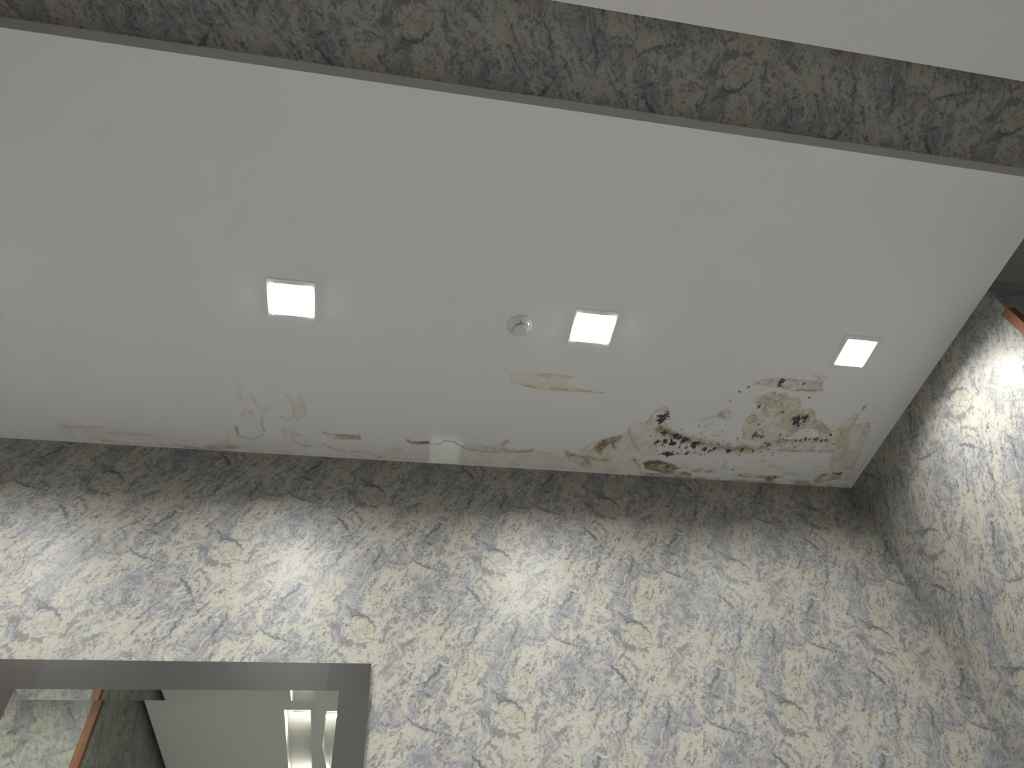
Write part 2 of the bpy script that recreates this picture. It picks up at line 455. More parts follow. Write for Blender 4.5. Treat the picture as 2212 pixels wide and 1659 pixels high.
# white dropped panel over the hall, with a recessed light slot
SX0, SX1, SY0, SY1, SD = -.523, -.3545, -3.40, -.036, .092
BX0, BX1, BY0 = -1.362, XE - .25, YEND + .25
xs = [BX0, SX0, SX1, BX1]; ys = [BY0, SY0, SY1, YE]
V = [(x, y, ZS) for y in ys for x in xs]; F = []
for j in range(3):
    for i in range(3):
        if i == 1 and j == 1: continue
        a = j * 4 + i; F.append((a, a + 4, a + 5, a + 1))
n0 = len(V)
V += [(SX0, SY0, ZS + SD), (SX1, SY0, ZS + SD), (SX1, SY1, ZS + SD), (SX0, SY1, ZS + SD)]
c0, c1, c2, c3 = 5, 6, 10, 9
F += [(c0, n0, n0 + 1, c1), (c1, n0 + 1, n0 + 2, c2), (c2, n0 + 2, n0 + 3, c3), (c3, n0 + 3, n0, c0), (n0, n0 + 3, n0 + 2, n0 + 1)]
n1 = len(V)
V += [(BX0, BY0, ZW - .001), (BX1, BY0, ZW - .001), (BX1, YE, ZW - .001), (BX0, YE, ZW - .001)]
F += [(0, 1, 2, 3, n1 + 1, n1), (3, 7, 11, 15, n1 + 2, n1 + 1), (15, 14, 13, 12, n1 + 3, n1 + 2), (12, 8, 4, 0, n1, n1 + 3)]
tag(mesh_from('ceiling_hall', V, F, M_WHITE), kind='structure')

# edge board of the damaged panel
bm = bmesh.new(); box(bm, XL, XR, YF, YF + .06, ZS + .0008, ZW)
tag(bm_obj('trim_1', bm, M_LIP), kind='structure')
bm = bmesh.new(); box(bm, XR - .06, XR, YF + .06, YR + .03, ZS + .0008, ZW)
tag(bm_obj('trim_2', bm, M_LIP), kind='structure')

# ------------------------------------------------------------------ water stains painted on the soffit grid
GX0, GX1, GY0, GY1, GS = -1.70, XR, 1.70, YB, .0030
nx = int((GX1 - GX0) / GS) + 1; ny = int((GY1 - GY0) / GS) + 1
gx = np.linspace(GX0, GX1, nx); gy = np.linspace(GY0, GY1, ny)
X, Y = np.meshgrid(gx, gy)
rng = np.random.RandomState(7)
_LAT = rng.rand(256, 256)
def vnoise(x, y):
    xi = np.floor(x).astype(int); yi = np.floor(y).astype(int); fx = x - xi; fy = y - yi
    fx = fx * fx * (3 - 2 * fx); fy = fy * fy * (3 - 2 * fy)
    a = _LAT[yi & 255, xi & 255]; b = _LAT[yi & 255, (xi + 1) & 255]; c = _LAT[(yi + 1) & 255, xi & 255]; d = _LAT[(yi + 1) & 255, (xi + 1) & 255]
    return (a * (1 - fx) + b * fx) * (1 - fy) + (c * (1 - fx) + d * fx) * fy
def fbm(scale, oct=4, off=0., ax=1., ay=1., gain=.55):
    s = np.zeros_like(X); a = 1.; tot = 0.; f = scale
    for k in range(oct):
        s += a * vnoise(X * f * ax + off + 17.3 * k, Y * f * ay + off * 1.7 + 9.1 * k); tot += a; a *= gain; f *= 2.03
    return s / tot - .5
N_L = fbm(9, 4, 3.1); N_M = fbm(28, 4, 11.7); N_S = fbm(80, 3, 23.9); N_F = fbm(150, 2, 41.3)
N_HAIR = fbm(30, 3, 57.1, ax=5.0, ay=.6)               # fringes running off the wall
WARP = N_L * .020 + N_M * .022 + N_S * .009
colr = np.zeros(X.shape + (3,)); alph = np.zeros(X.shape); hdis = np.zeros(X.shape)
PAINT = np.array((.80, .796, .778)); colr[:] = PAINT
LTAN = (.70, .66, .565); TAN = (.525, .46, .355); YEL = (.70, .665, .49); BROWN = (.325, .25, .16); DBROWN = (.225, .17, .11)
GREY = (.36, .335, .285); MOULD = (.10, .10, .095); BARE = (.845, .842, .825)
def sstep(x): x = np.clip(x, 0, 1); return x * x * (3 - 2 * x)
def lay(a, col):
    global alph
    colr[:] = colr * (1 - a[..., None]) + np.array(col) * a[..., None]
    alph = np.maximum(alph, a)
def seg_d(P, closed=False, x=None, y=None):
    d = np.full(x.shape, 9.); n = len(P); tt = np.zeros(x.shape)
    for i in range(n if closed else n - 1):
        ax, ay = P[i]; bx, by = P[(i + 1) % n]; dx, dy = bx - ax, by - ay
        h = np.clip(((x - ax) * dx + (y - ay) * dy) / (dx * dx + dy * dy + 1e-12), 0, 1)
        q = np.hypot(x - ax - h * dx, y - ay - h * dy); mk = q < d
        d = np.where(mk, q, d); tt = np.where(mk, (i + h) / (n - 1 if not closed else n), tt)
    return d, tt
def inside(P, x, y):
    r = np.zeros(x.shape, bool); n = len(P)
    for i in range(n):
        ax, ay = P[i]; bx, by = P[(i + 1) % n]
        if ay == by: continue
        cnd = ((ay > y) != (by > y)) & (x < (bx - ax) * (y - ay) / (by - ay) + ax)
        r ^= cnd
    return r
def window(P, pad):
    xs_ = [p[0] for p in P]; ys_ = [p[1] for p in P]
    i0 = max(0, int((min(xs_) - pad - GX0) / (gx[1] - gx[0]))); i1 = min(nx, int((max(xs_) + pad - GX0) / (gx[1] - gx[0])) + 2)
    j0 = max(0, int((min(ys_) - pad - GY0) / (gy[1] - gy[0]))); j1 = min(ny, int((max(ys_) + pad - GY0) / (gy[1] - gy[0])) + 2)
    return np.s_[j0:j1, i0:i1]
def put(sl, a, col):
    c = colr[sl]; c[:] = c * (1 - a[..., None]) + np.array(col) * a[..., None]
    alph[sl] = np.maximum(alph[sl], a)
def area(P, col, a=.5, soft=.006, warp=1., ring=None, ra=.4, rw=.004, mott=.75, hair=0.):
    sl = window(P, .05)
    if X[sl].size == 0: return
    x, y = X[sl], Y[sl]; d, _ = seg_d(P, True, x, y); sd = np.where(inside(P, x, y), -d, d)
    sd = sd + WARP[sl] * warp + N_HAIR[sl] * hair
    k = sstep(.5 - sd / soft) * a * (1 - mott + mott * np.clip(.5 + N_L[sl] * 1.2 + N_M[sl] * 2.6 + N_S[sl] * 1.2, 0, 1.1) * 1.3)
    put(sl, np.clip(k, 0, 1), col)
    if ring is not None:
        rr = np.exp(-(sd / rw) ** 2) * ra * np.clip(.75 + N_M[sl] * 2.5, 0.1, 1)
        put(sl, np.clip(rr, 0, 1), ring)
def line(P, col, w=.004, a=.6, warp=.6, hair=0., taper=False, brk=.6):
    sl = window(P, .05)
    if X[sl].size == 0: return
    x, y = X[sl], Y[sl]; d, tt = seg_d(P, False, x + WARP[sl] * warp * .8, y + N_M[sl] * .018 * warp + N_S[sl] * .008 * warp + N_HAIR[sl] * hair)
    ww = w * (1 - .7 * tt) if taper else w
    k = np.exp(-(d / ww) ** 2) * a * np.clip(1 - brk * .5 + N_M[sl] * 2.6 * brk, 0, 1.1)
    put(sl, np.clip(k, 0, 1), col)
def ellring(c, rx, ry, col, w=.004, a=.5, fill=None, fa=.3):
    P = [(c[0] + rx * math.cos(q), c[1] + ry * math.sin(q)) for q in np.linspace(0, 2 * math.pi, 20)[:-1]]
    if fill is not None: area(P, fill, fa, .01, .5)
    line(P + [P[0]], col, w, a, .55, brk=.7)
def mould(c, rx, ry, a=.95, thr=.0, col=MOULD):
    sl = window([(c[0] - rx, c[1] - ry), (c[0] + rx, c[1] + ry)], .03)
    if X[sl].size == 0: return
    q = 1 - np.hypot((X[sl] - c[0]) / rx, (Y[sl] - c[1]) / ry) + N_S[sl] * 2.2 + N_F[sl] * 1.3 - thr + .12
    k = sstep(q / .22) * a
    put(sl, k, col); hdis[sl] += k * .0012
def C5(u, v): return on_soffit(1300 + u / 3.568, 760 + v / 3.568)
def C6(u, v): return on_soffit(400 + u / 2.353, 780 + v / 2.353)
def C7(u, v): return on_soffit(u / 3.95, 820 + v / 3.95)
A5 = lambda *p: [C5(*q) for q in p]
A6 = lambda *p: [C6(*q) for q in p]
A7 = lambda *p: [C7(*q) for q in p]
# --- faint yellowing along the wall on the left and middle
area(A7((500, 390), (900, 395), (1400, 450), (1900, 520), (2212, 560), (2212, 640), (400, 560), (380, 480)), LTAN, .32, .05, 1.5)
area(A6((0, 430), (260, 410), (620, 400), (700, 430), (1000, 450), (1120, 430), (1900, 470), (1930, 600), (0, 480)), LTAN, .38, .04, 1.5)
line(A7((530, 400), (700, 405), (870, 410)), TAN, .009, .45)
line(A7((560, 430), (760, 440)), TAN, .008, .3)
line(A7((920, 455), (1100, 465), (1300, 470)), TAN, .006, .35)
line(A7((870, 520), (1100, 548), (1280, 552), (1450, 560), (1700, 588), (2050, 578)), BROWN, .006, .5)
line(A7((1450, 535), (1560, 570), (1700, 585)), TAN, .005, .5)
area(A7((1750, 560), (1950, 540), (2060, 570), (2000, 600), (1750, 600)), TAN, .5, .012)
# --- ring marks at the left
ellring(C6(318, 273), .0235, .026, BROWN, .0042, .5, LTAN, .5)
line(A6((265, 335), (262, 355), (275, 380), (340, 397), (392, 378), (405, 350), (390, 320), (392, 295)), BROWN, .0045, .55)
line(A6((255, 335), (270, 350), (262, 375)), BROWN, .006, .45)
line(A6((215, 378), (225, 400), (208, 408)), BROWN, .006, .4)
line(A6((205, 410), (120, 430), (80, 440)), TAN, .006, .45)
line(A6((275, 110), (272, 150), (285, 195)), TAN, .007, .3)
line(A6((345, 188), (360, 225), (385, 240), (430, 240)), TAN, .006, .4)
line(A6((395, 295), (400, 255), (425, 240)), TAN, .006, .35)
line(A6((575, 165), (600, 225), (612, 275), (575, 300), (552, 275), (560, 240)), TAN, .0055, .5)
line(A6((510, 170), (545, 215), (555, 250)), TAN, .005, .3)
line(A6((490, 280), (520, 305), (548, 280)), TAN, .006, .45)
area(A6((550, 200), (600, 180), (620, 280), (580, 305), (545, 280)), LTAN, .4, .015)
line(A6((535, 375), (555, 405), (600, 432), (690, 432)), BROWN, .005, .45)
line(A6((500, 360), (540, 370), (590, 378)), TAN, .006, .4)
area(A6((480, 340), (560, 330), (600, 380), (560, 410), (500, 390)), LTAN, .4, .015)
# --- strip, wandering lines, brown scar
area(A6((705, 365), (760, 372), (880, 378), (912, 400), (860, 402), (760, 394)), TAN, .6, .008, .7, BROWN, .45, .004, hair=.012)
line(A6((705, 366), (780, 378), (890, 380)), BROWN, .004, .55, hair=.02)
line(A6((700, 420), (750, 445), (790, 455), (860, 462), (930, 468), (992, 490), (1030, 455), (1100, 450)), BROWN, .0042, .45)
line(A6((770, 420), (830, 430), (950, 430)), TAN, .004, .35)
line(A6((800, 470), (850, 455), (900, 462)), TAN, .005, .4)
area(A6((1010, 440), (1090, 430), (1110, 470), (1040, 485)), LTAN, .5, .02)
area(A6((1128, 398), (1160, 408), (1235, 408), (1240, 418), (1190, 428), (1135, 412)), BROWN, .85, .007, .6, DBROWN, .5, .004, hair=.012)
line(A6((1130, 408), (1180, 418), (1240, 414)), DBROWN, .005, .6, hair=.02)
line(A6((1240, 418), (1290, 425), (1320, 405), (1370, 412), (1392, 430), (1440, 448), (1480, 452)), BROWN, .0048, .6)
area(A6((1410, 435), (1480, 425), (1560, 440), (1640, 400), (1650, 415), (1600, 440), (1700, 455), (1770, 448), (1740, 466), (1560, 465), (1440, 452)), TAN, .6, .009, .8, BROWN, .35, .004, hair=.014)
line(A6((1600, 448), (1690, 462), (1765, 455)), BROWN, .005, .6)
line(A6((1635, 405), (1605, 430)), BROWN, .005, .6)
area(A6((1400, 470), (1900, 480), (1900, 540), (1400, 520)), YEL, .3, .05)
line(A6((1800, 465), (1860, 470)), TAN, .009, .4, hair=.02)
# --- pale yellow drip band under the middle lamp
area(A6((1648, 66), (1700, 62), (1850, 67), (1978, 82), (1950, 92), (1925, 112), (2000, 138), (2130, 160), (2000, 158), (1830, 146), (1740, 130), (1660, 106)), YEL, .75, .008, .45, TAN, .28, .004)
line(A6((1730, 126), (1780, 133), (1825, 145), (1860, 140), (1990, 150), (2125, 163)), (.50, .42, .26), .0055, .75, .4, taper=True)
line(A6((1780, 70), (1870, 68), (1975, 82)), TAN, .004, .5, hair=.014)
# --- brown fans at the middle right
area(A5((-200, 780), (0, 660), (150, 645), (205, 600), (330, 700), (265, 790), (262, 860), (0, 850)), LTAN, .75, .02, 1., TAN, .4, .006)
area(A6((1925, 455), (1975, 470), (2000, 480), (2070, 500), (2055, 545), (1990, 515), (1940, 490)), BROWN, .8, .008, 1., DBROWN, .45, .004, hair=.02)
line(A6((1970, 480), (2050, 492), (2150, 505)), BROWN, .008, .8, hair=.015)
area(A6((2065, 455), (2110, 395), (2215, 380), (2215, 410), (2160, 420), (2110, 470)), BROWN, .7, .010, 1.2, DBROWN, .4, .004, hair=.02)
area(A5((60, 665), (160, 645), (165, 665), (100, 690), (110, 760), (80, 740)), BROWN, .8, .009, .8, hair=.015)
area(A5((0, 855), (262, 860), (300, 945), (0, 945)), YEL, .55, .015)
area(A5((-350, 800), (0, 800), (0, 945), (-350, 900)), YEL, .4, .05)
# --- big stained and peeled field on the right
area(A5((200, 600), (260, 552), (330, 560), (420, 440), (500, 420), (520, 460), (450, 560), (640, 655), (1000, 715), (1080, 690), (1085, 600), (1105, 535), (1200, 440),
        (1190, 385), (1260, 330), (1330, 308), (1440, 345), (1530, 372), (1530, 435), (1645, 445), (1645, 510), (1770, 610), (1820, 600), (1950, 478), (1985, 480), (1950, 560),
        (2070, 540), (2050, 640), (1980, 760), (1930, 900), (1760, 905), (1790, 770), (1300, 772), (700, 785), (300, 800), (240, 720)), LTAN, .72, .012, 1.1, TAN, .65, .005, .85)
area(A5((640, 800), (1000, 790), (1780, 780), (1760, 880), (1500, 930), (1230, 935), (950, 900), (700, 860)), BARE, .8, .04, 2.2)
area(A5((480, 560), (620, 520), (1050, 540), (1070, 690), (990, 705), (640, 640), (500, 590)), BARE, .55, .03, 1.)
area(A5((690, 960), (1020, 965), (1240, 990), (1200, 1010), (760, 985)), BARE, .6, .012)
area(A5((1300, 960), (1480, 950), (1620, 975), (1500, 985), (1460, 1010), (1330, 1000)), BARE, .6, .012)
# oval water rings
area(A5((1110, 520), (1200, 440), (1200, 380), (1260, 330), (1380, 320), (1530, 380), (1530, 440), (1640, 450), (1600, 540), (1740, 560), (1770, 620), (1640, 600), (1420, 600), (1300, 580), (1120, 560)), TAN, .30, .012)
ellring(C5(1320, 440), .045, .048, BROWN, .006, .6, TAN, .35)
ellring(C5(1305, 455), .030, .032, TAN, .006, .45)
ellring(C5(1300, 340), .021, .021, BROWN, .005, .6, LTAN, .4)
ellring(C5(1395, 345), .020, .020, TAN, .006, .5, TAN, .3)
ellring(C5(1210, 370), .016, .020, TAN, .006, .5, TAN, .3)
ellring(C5(1155, 518), .020, .024, BROWN, .0045, .6, (.62, .52, .42), .4)
ellring(C5(1475, 420), .028, .050, TAN, .006, .55, LTAN, .4)
ellring(C5(1540, 515), .038, .026, BROWN, .005, .5, TAN, .3)
ellring(C5(1350, 540), .032, .024, TAN, .006, .5)
ellring(C5(1205, 638), .024, .030, GREY, .006, .7)
area(A5((1600, 540), (1660, 515), (1700, 530), (1770, 620), (1740, 640), (1620, 590)), (.50, .45, .36), .6, .012)
area(A5((1570, 480), (1640, 440), (1650, 470), (1600, 530)), TAN, .6, .01)
area(A5((1420, 590), (1520, 545), (1600, 560), (1500, 640), (1440, 640)), GREY, .35, .02)
# top patch by the right lamp
area(A5((1180, 245), (1260, 212), (1370, 200), (1480, 215), (1560, 225), (1650, 230), (1690, 190), (1750, 186), (1705, 230), (1695, 300), (1600, 305), (1530, 298), (1380, 282), (1260, 252)), TAN, .55, .012, 1., BROWN, .4, .005)
line(A5((1430, 160), (1500, 146), (1530, 168), (1620, 166), (1650, 190)), TAN, .005, .45)
line(A5((1230, 170), (1270, 150), (1330, 150)), LTAN, .006, .4)
line(A5((1500, 298), (1560, 290), (1640, 300), (1690, 292)), BROWN, .006, .65)
line(A5((1660, 188), (1690, 205), (1700, 240)), BROWN, .005, .5)
# blob with speckled tail
area(A5((900, 500), (905, 470), (960, 440), (995, 460), (990, 500), (940, 520)), TAN, .75, .009, .9, BROWN, .35, .004)
line(A5((690, 528), (780, 520), (850, 505), (900, 500)), TAN, .010, .6, 1.4, brk=1.)
# mouldy seam
seam = A5((450, 600), (520, 625), (600, 650), (720, 690), (820, 715), (900, 735), (1000, 745), (1120, 742), (1240, 728), (1300, 715), (1360, 690))
line(seam, (.46, .395, .295), .023, .95, 1., hair=.035, brk=.5)
line(seam, (.33, .285, .215), .011, .85, 1.3, hair=.04, brk=1.)
line(A5((560, 640), (620, 650), (680, 680)), GREY, .012, .7, 1., hair=.04)
line(A5((1360, 700), (1430, 680), (1540, 685), (1640, 690), (1760, 690)), (.48, .44, .37), .010, .7, 1.2)
line(A5((1100, 755), (1300, 748), (1500, 765), (1700, 760), (1800, 770)), TAN, .006, .6)
line(A5((1080, 680), (1170, 700), (1260, 720)), BARE, .004, .9, .5)
for cx_, cy_, rx_, ry_ in [(470, 512, 38, 34), (450, 530, 22, 18), (565, 660, 36, 30), (550, 702, 26, 20), (640, 682, 28, 24), (490, 690, 20, 28), (430, 692, 20, 18), (712, 716, 34, 26),
                           (480, 632, 30, 18), (600, 735, 10, 8), (650, 737, 14, 10), (800, 748, 26, 14), (870, 744, 24, 14), (835, 760, 20, 12), (980, 755, 28, 22), (1080, 757, 16, 12), (1165, 762, 14, 10),
                           (520, 785, 52, 17), (652, 782, 16, 18), (985, 806, 9, 9), (375, 650, 8, 8), (1520, 530, 50, 30), (1560, 515, 24, 24), (1385, 235, 18, 22), (1515, 245, 9, 8), (1555, 243, 20, 10),
                           (1397, 464, 13, 20), (1213, 424, 10, 14), (1175, 640, 14, 18), (1235, 655, 16, 14), (1205, 650, 20, 10), (1420, 665, 22, 14), (1490, 682, 24, 12), (1530, 680, 14, 10), (1565, 662, 16, 20),
                           (1600, 668, 14, 12), (1650, 668, 22, 14), (1690, 684, 14, 12), (1725, 682, 10, 10), (1762, 642, 14, 12), (1785, 710, 8, 8), (1845, 628, 9, 10), (1300, 710, 20, 12), (1130, 266, 10, 8),
                           (1060, 305, 10, 5), (990, 380, 10, 4), (1600, 355, 14, 10), (2018, 436, 14, 14), (1010, 905, 12, 6), (1680, 770, 8, 6)]:
    c = C5(cx_, cy_); k = 1 / 3.568
    big = rx_ * ry_ > 350
    mould(c, rx_ * k * (.0020 if big else .0017), ry_ * k * (.0031 if big else .0027), .93 if big else .8, 0., MOULD if big else (.14, .13, .115))
# scattered fine spots, hairline water edges and flaked paint inside the stained field
rs = np.random.RandomState(5)
for k in range(70):
    q = C5(rs.uniform(420, 1780), rs.uniform(560, 800)); mould(q, rs.uniform(.003, .006), rs.uniform(.003, .007), rs.uniform(.35, .75), .1, (.22, .20, .17))
for k in range(34):
    u0_, v0_ = rs.uniform(250, 1900), rs.uniform(560, 960); du_ = rs.uniform(40, 150)
    line(A5((u0_, v0_), (u0_ + du_ * .5, v0_ + rs.uniform(-14, 14)), (u0_ + du_, v0_ + rs.uniform(-18, 18))), (TAN, (.60, .56, .49), GREY)[k % 3], rs.uniform(.0028, .005), rs.uniform(.25, .5), 1.6, hair=.015, brk=1.)
for k in range(16):
    u0_, v0_ = rs.uniform(300, 1750), rs.uniform(600, 900)
    area(A5((u0_, v0_), (u0_ + 40, v0_ - 14), (u0_ + 80, v0_ + 4), (u0_ + 50, v0_ + 22)), (BARE, LTAN, (.66, .60, .53))[k % 3], rs.uniform(.4, .8), .008, 1.3)
# flaking crust
area(A5((1500, 600), (1560, 580), (1650, 590), (1690, 640), (1640, 655), (1540, 655), (1400, 675), (1380, 655), (1480, 640)), BARE, .95, .007, 1.)
sl = np.s_[:, :]
cr = A5((1380, 690), (1500, 570), (1700, 580), (1780, 650), (1640, 700), (1440, 700))
dd, _ = seg_d(cr, True, X, Y); ins = inside(cr, X, Y)
hdis += np.where(ins, np.clip(dd / .02, 0, 1), 0) * (N_S * .016 + .004)
dd, _ = seg_d(seam, False, X, Y); hdis += np.exp(-(dd / .018) ** 2) * (N_S * .010 + .001)
# streaks at the right edge
area(A5((1800, 640), (1940, 490), (1985, 480), (1960, 540), (1900, 640), (1905, 760), (1860, 800), (1800, 760)), (.63, .565, .45), .65, .02)
area(A5((2000, 600), (2055, 540), (2080, 548), (2015, 660)), TAN, .55, .012)
line(A5((1990, 470), (2015, 440), (2040, 410)), TAN, .006, .5)
area(A5((1760, 800), (1980, 740), (1985, 900), (1900, 1020), (1740, 960)), (.69, .625, .53), .55, .04)
# ragged brown marks at the bottom edge
area(A5((300, 855), (360, 835), (440, 828), (560, 868), (600, 900), (560, 915), (540, 940), (470, 935), (330, 905)), BROWN, .9, .010, 1., DBROWN, .35, .005, .5)
line(A5((255, 830), (270, 855), (290, 880), (300, 940)), BROWN, .006, .7)
area(A5((320, 930), (480, 935), (640, 920), (692, 940), (690, 982), (560, 965), (330, 950)), (.50, .40, .27), .85, .010, 1., BROWN, .4, .005)
line(A5((470, 930), (580, 925), (680, 945)), BROWN, .008, .7)
line(A5((560, 890), (600, 895), (640, 870), (660, 900)), TAN, .006, .7)
area(A5((690, 915), (760, 892), (785, 905), (760, 925), (700, 928)), (.47, .38, .25), .75, .009, .8, BROWN, .3, .004)
area(A5((790, 920), (850, 900), (885, 915), (870, 930), (800, 935)), TAN, .7, .009, .8, BROWN, .3, .004)
line(A5((955, 850), (935, 890), (960, 900)), TAN, .007, .6)
area(A5((1025, 950), (1100, 940), (1250, 958), (1330, 955), (1395, 968), (1330, 985), (1320, 1005), (1270, 1005), (1240, 975), (1100, 972)), (.52, .43, .285), .85, .010, .8, BROWN, .35, .005)
area(A5((1250, 965), (1300, 955), (1390, 965), (1320, 985), (1310, 1005), (1275, 1000)), BROWN, .8, .009, .7)
area(A5((1460, 1000), (1510, 985), (1590, 995), (1600, 1020), (1500, 1020)), (.50, .40, .24), .8, .009, .8, BROWN, .35, .004)
area(A5((1640, 985), (1680, 950), (1750, 938), (1840, 935), (1835, 970), (1800, 985), (1700, 1000), (1650, 1010)), (.56, .47, .32), .75, .010, .9, BROWN, .55, .005)
line(A5((1650, 990), (1690, 955), (1740, 940)), DBROWN, .007, .75)
mould(C5(1790, 938), .010, .007, .7, 0, DBROWN); mould(C5(1828, 940), .010, .009, .8, 0, DBROWN)
line(A5((1240, 905), (1260, 890), (1350, 885), (1420, 900), (1350, 910)), (.66, .58, .50), .007, .6)
line(A5((1420, 930), (1500, 950), (1545, 962)), GREY, .008, .5, brk=1.)
line(A5((700, 985), (900, 990), (1240, 1005), (1600, 1025), (1900, 1045)), (.62, .53, .36), .007, .6)
line(A5((2060, 800), (2010, 880), (1960, 960), (1935, 1010)), TAN, .005, .5)

LAMP_X = (-2.728, -1.560, -.392, .777, 1.944); LAMP_Y = 1.566; HOLE = .074
# dirt gathered along the wall edge
area(A5((300, 945), (700, 960), (1250, 985), (1900, 1020), (1930, 1050), (700, 1000), (300, 960)), TAN, .55, .012, 1.4)
line(A5((330, 955), (900, 985), (1500, 1018), (1900, 1045)), BROWN, .006, .5, 1.2, brk=1.)
line(A6((0, 446), (500, 460), (1000, 492), (1600, 520), (2200, 560)), TAN, .006, .35, 1.2, brk=1.)
colr = np.clip(PAINT + (colr - PAINT) * 1.22, .05, .88)

# soffit slab: fine stained grid + plain remainder, one mesh
def build_soffit():
    hd = hdis.copy()
    hd[0, :] = hd[-1, :] = 0; hd[:, 0] = hd[:, -1] = 0
    gv = np.stack([X, Y, np.full_like(X, ZS) - np.clip(hd, -.002, .006)], -1).reshape(-1, 3)
    idx = np.arange(nx * ny).reshape(ny, nx)
    q = np.stack([idx[:-1, :-1], idx[1:, :-1], idx[1:, 1:], idx[:-1, 1:]], -1).reshape(-1, 4)
    n = len(gv)
    ex = np.array([(XL, YF, ZS), (XR, YF, ZS), (XR, GY0, ZS), (GX0, GY0, ZS), (XL, GY0, ZS), (XL, YB, ZS), (GX0, YB, ZS),
                   (XL, YF + .06, ZS + .09), (XR, YF + .06, ZS + .09), (XR, YB, ZS + .09), (XL, YB, ZS + .09)])
    ex = [tuple(p) for p in ex]
    extra = [(n + 4, n + 5, n + 6, n + 3), (n + 7, n + 8, n + 9, n + 10)]
    xb = [XL] + [v for x in LAMP_X for v in (x - HOLE, x + HOLE)] + [XR]; yb_ = [YF, LAMP_Y - HOLE, LAMP_Y + HOLE, GY0]
    k0 = n + len(ex); ex += [(x, y, ZS) for y in yb_ for x in xb]; w_ = len(xb)
    for j in range(3):
        for i in range(w_ - 1):
            if j == 1 and i % 2 == 1: continue
            k = k0 + j * w_ + i; extra.append((k, k + w_, k + w_ + 1, k + 1))
    ex = np.array(ex)
    me = bpy.data.meshes.new('ceiling')
    V_ = np.concatenate([gv, ex]); me.vertices.add(len(V_)); me.vertices.foreach_set('co', V_.astype(np.float32).ravel())
    lv = np.concatenate([q.ravel(), np.concatenate([np.array(e) for e in extra])]).astype(np.int32)
    sizes = [4] * len(q) + [len(e) for e in extra]
    starts = np.concatenate([[0], np.cumsum(sizes)[:-1]]).astype(np.int32)
    me.loops.add(len(lv)); me.loops.foreach_set('vertex_index', lv)
    me.polygons.add(len(sizes)); me.polygons.foreach_set('loop_start', starts)
    me.polygons.foreach_set('use_smooth', np.array([True] * len(q) + [False] * len(extra)))
    me.update(calc_edges=True)
    at = me.attributes.new('stain', 'FLOAT_COLOR', 'POINT')
    buf = np.zeros((len(V_), 4), np.float32); buf[:, :3] = PAINT
    buf[:n, :3] = colr.reshape(-1, 3); buf[:n, 3] = 1
    at.data.foreach_set('color', buf.ravel())
    me.materials.append(M_STAIN); me.validate()
    return tag(link('ceiling', me), kind='structure')
build_soffit()

# ------------------------------------------------------------------ wooden corner guards
def corner_guard(name, x, y, z0, z1, sx, sy, w=.032, t=.012):
    """L-shaped strip wrapped round an outside corner; wing along the x-facing wall (towards sy) and along the return (towards sx)"""
    ax = -sx                                   # proud of the wall on this side
    ay = -sy
    prof = [(0, sy * w), (ax * t, sy * w), (ax * t, ay * t), (sx * w, ay * t), (sx * w, 0), (0, 0)]
    bm = bmesh.new()
    lo = [bm.verts.new((x + p[0], y + p[1], z0)) for p in prof]; hi = [bm.verts.new((x + p[0], y + p[1], z1)) for p in prof]
    bm.faces.new(lo); bm.faces.new(hi)
    for i in range(6):
        j = (i + 1) % 6; bm.faces.new((lo[i], lo[j], hi[j], hi[i]))
    bmesh.ops.bevel(bm, geom=list(bm.edges), offset=.0015, segments=1, affect='EDGES')
    return tag(bm_obj(name, bm, M_WOOD), kind='structure')
corner_guard('trim_3', XR - .0005, YR - .0025, 0, CAMZ + 2.165, 1, 1, .026)
corner_guard('trim_4', XH + .0005, YH + .0025, 0, ZW - .06, -1, -1, .030)

# ------------------------------------------------------------------ square LED downlights
DW, DE = .0885, .068                           # half size of bezel and of diffuser
def downlight_mesh(half, ins, drop):
    bm = bmesh.new()
    def sq(h, z, r, n=4):
        out = []
        for cx_, cy_, a0 in ((1, 1, 0), (-1, 1, 90), (-1, -1, 180), (1, -1, 270)):
            for k in range(n + 1):
                a = math.radians(a0 + 90 * k / n)
                out.append(bm.verts.new((cx_ * (h - r) + r * math.cos(a), cy_ * (h - r) + r * math.sin(a), z)))
        return out
    rings = [sq(half, 0, .006), sq(half, -.0018, .006), sq(half - .0015, -.0042, .006), sq(ins + .004, -.0041, .006), sq(ins, -.0041, .006), sq(ins, .012, .006)]
    for a, b in zip(rings, rings[1:]):
        for i in range(len(a)):
            j = (i + 1) % len(a); bm.faces.new((a[i], a[j], b[j], b[i]))
    me = bpy.data.meshes.new('bezel'); bmesh.ops.recalc_face_normals(bm, faces=bm.faces); bm.to_mesh(me); bm.free()
    me.materials.append(M_FRAME_WHITE)
    bm = bmesh.new()
    r1 = sq(ins - .0005, -.0030, .006); r2 = sq(ins - .004, -drop, .006); r0 = sq(ins - .0005, .010, .006)
    for a, b in ((r0, r1), (r1, r2)):
        for i in range(len(a)):
            j = (i + 1) % len(a); bm.faces.new((a[i], a[j], b[j], b[i]))
    bm.faces.new(r2)
    m2 = bpy.data.meshes.new('diffuser'); bmesh.ops.recalc_face_normals(bm, faces=bm.faces); bm.to_mesh(m2); bm.free()
    m2.materials.append(M_DIFF_HALL)
    return me, m2
ME_BEZ, ME_DIF = downlight_mesh(DW, DE, .0058)
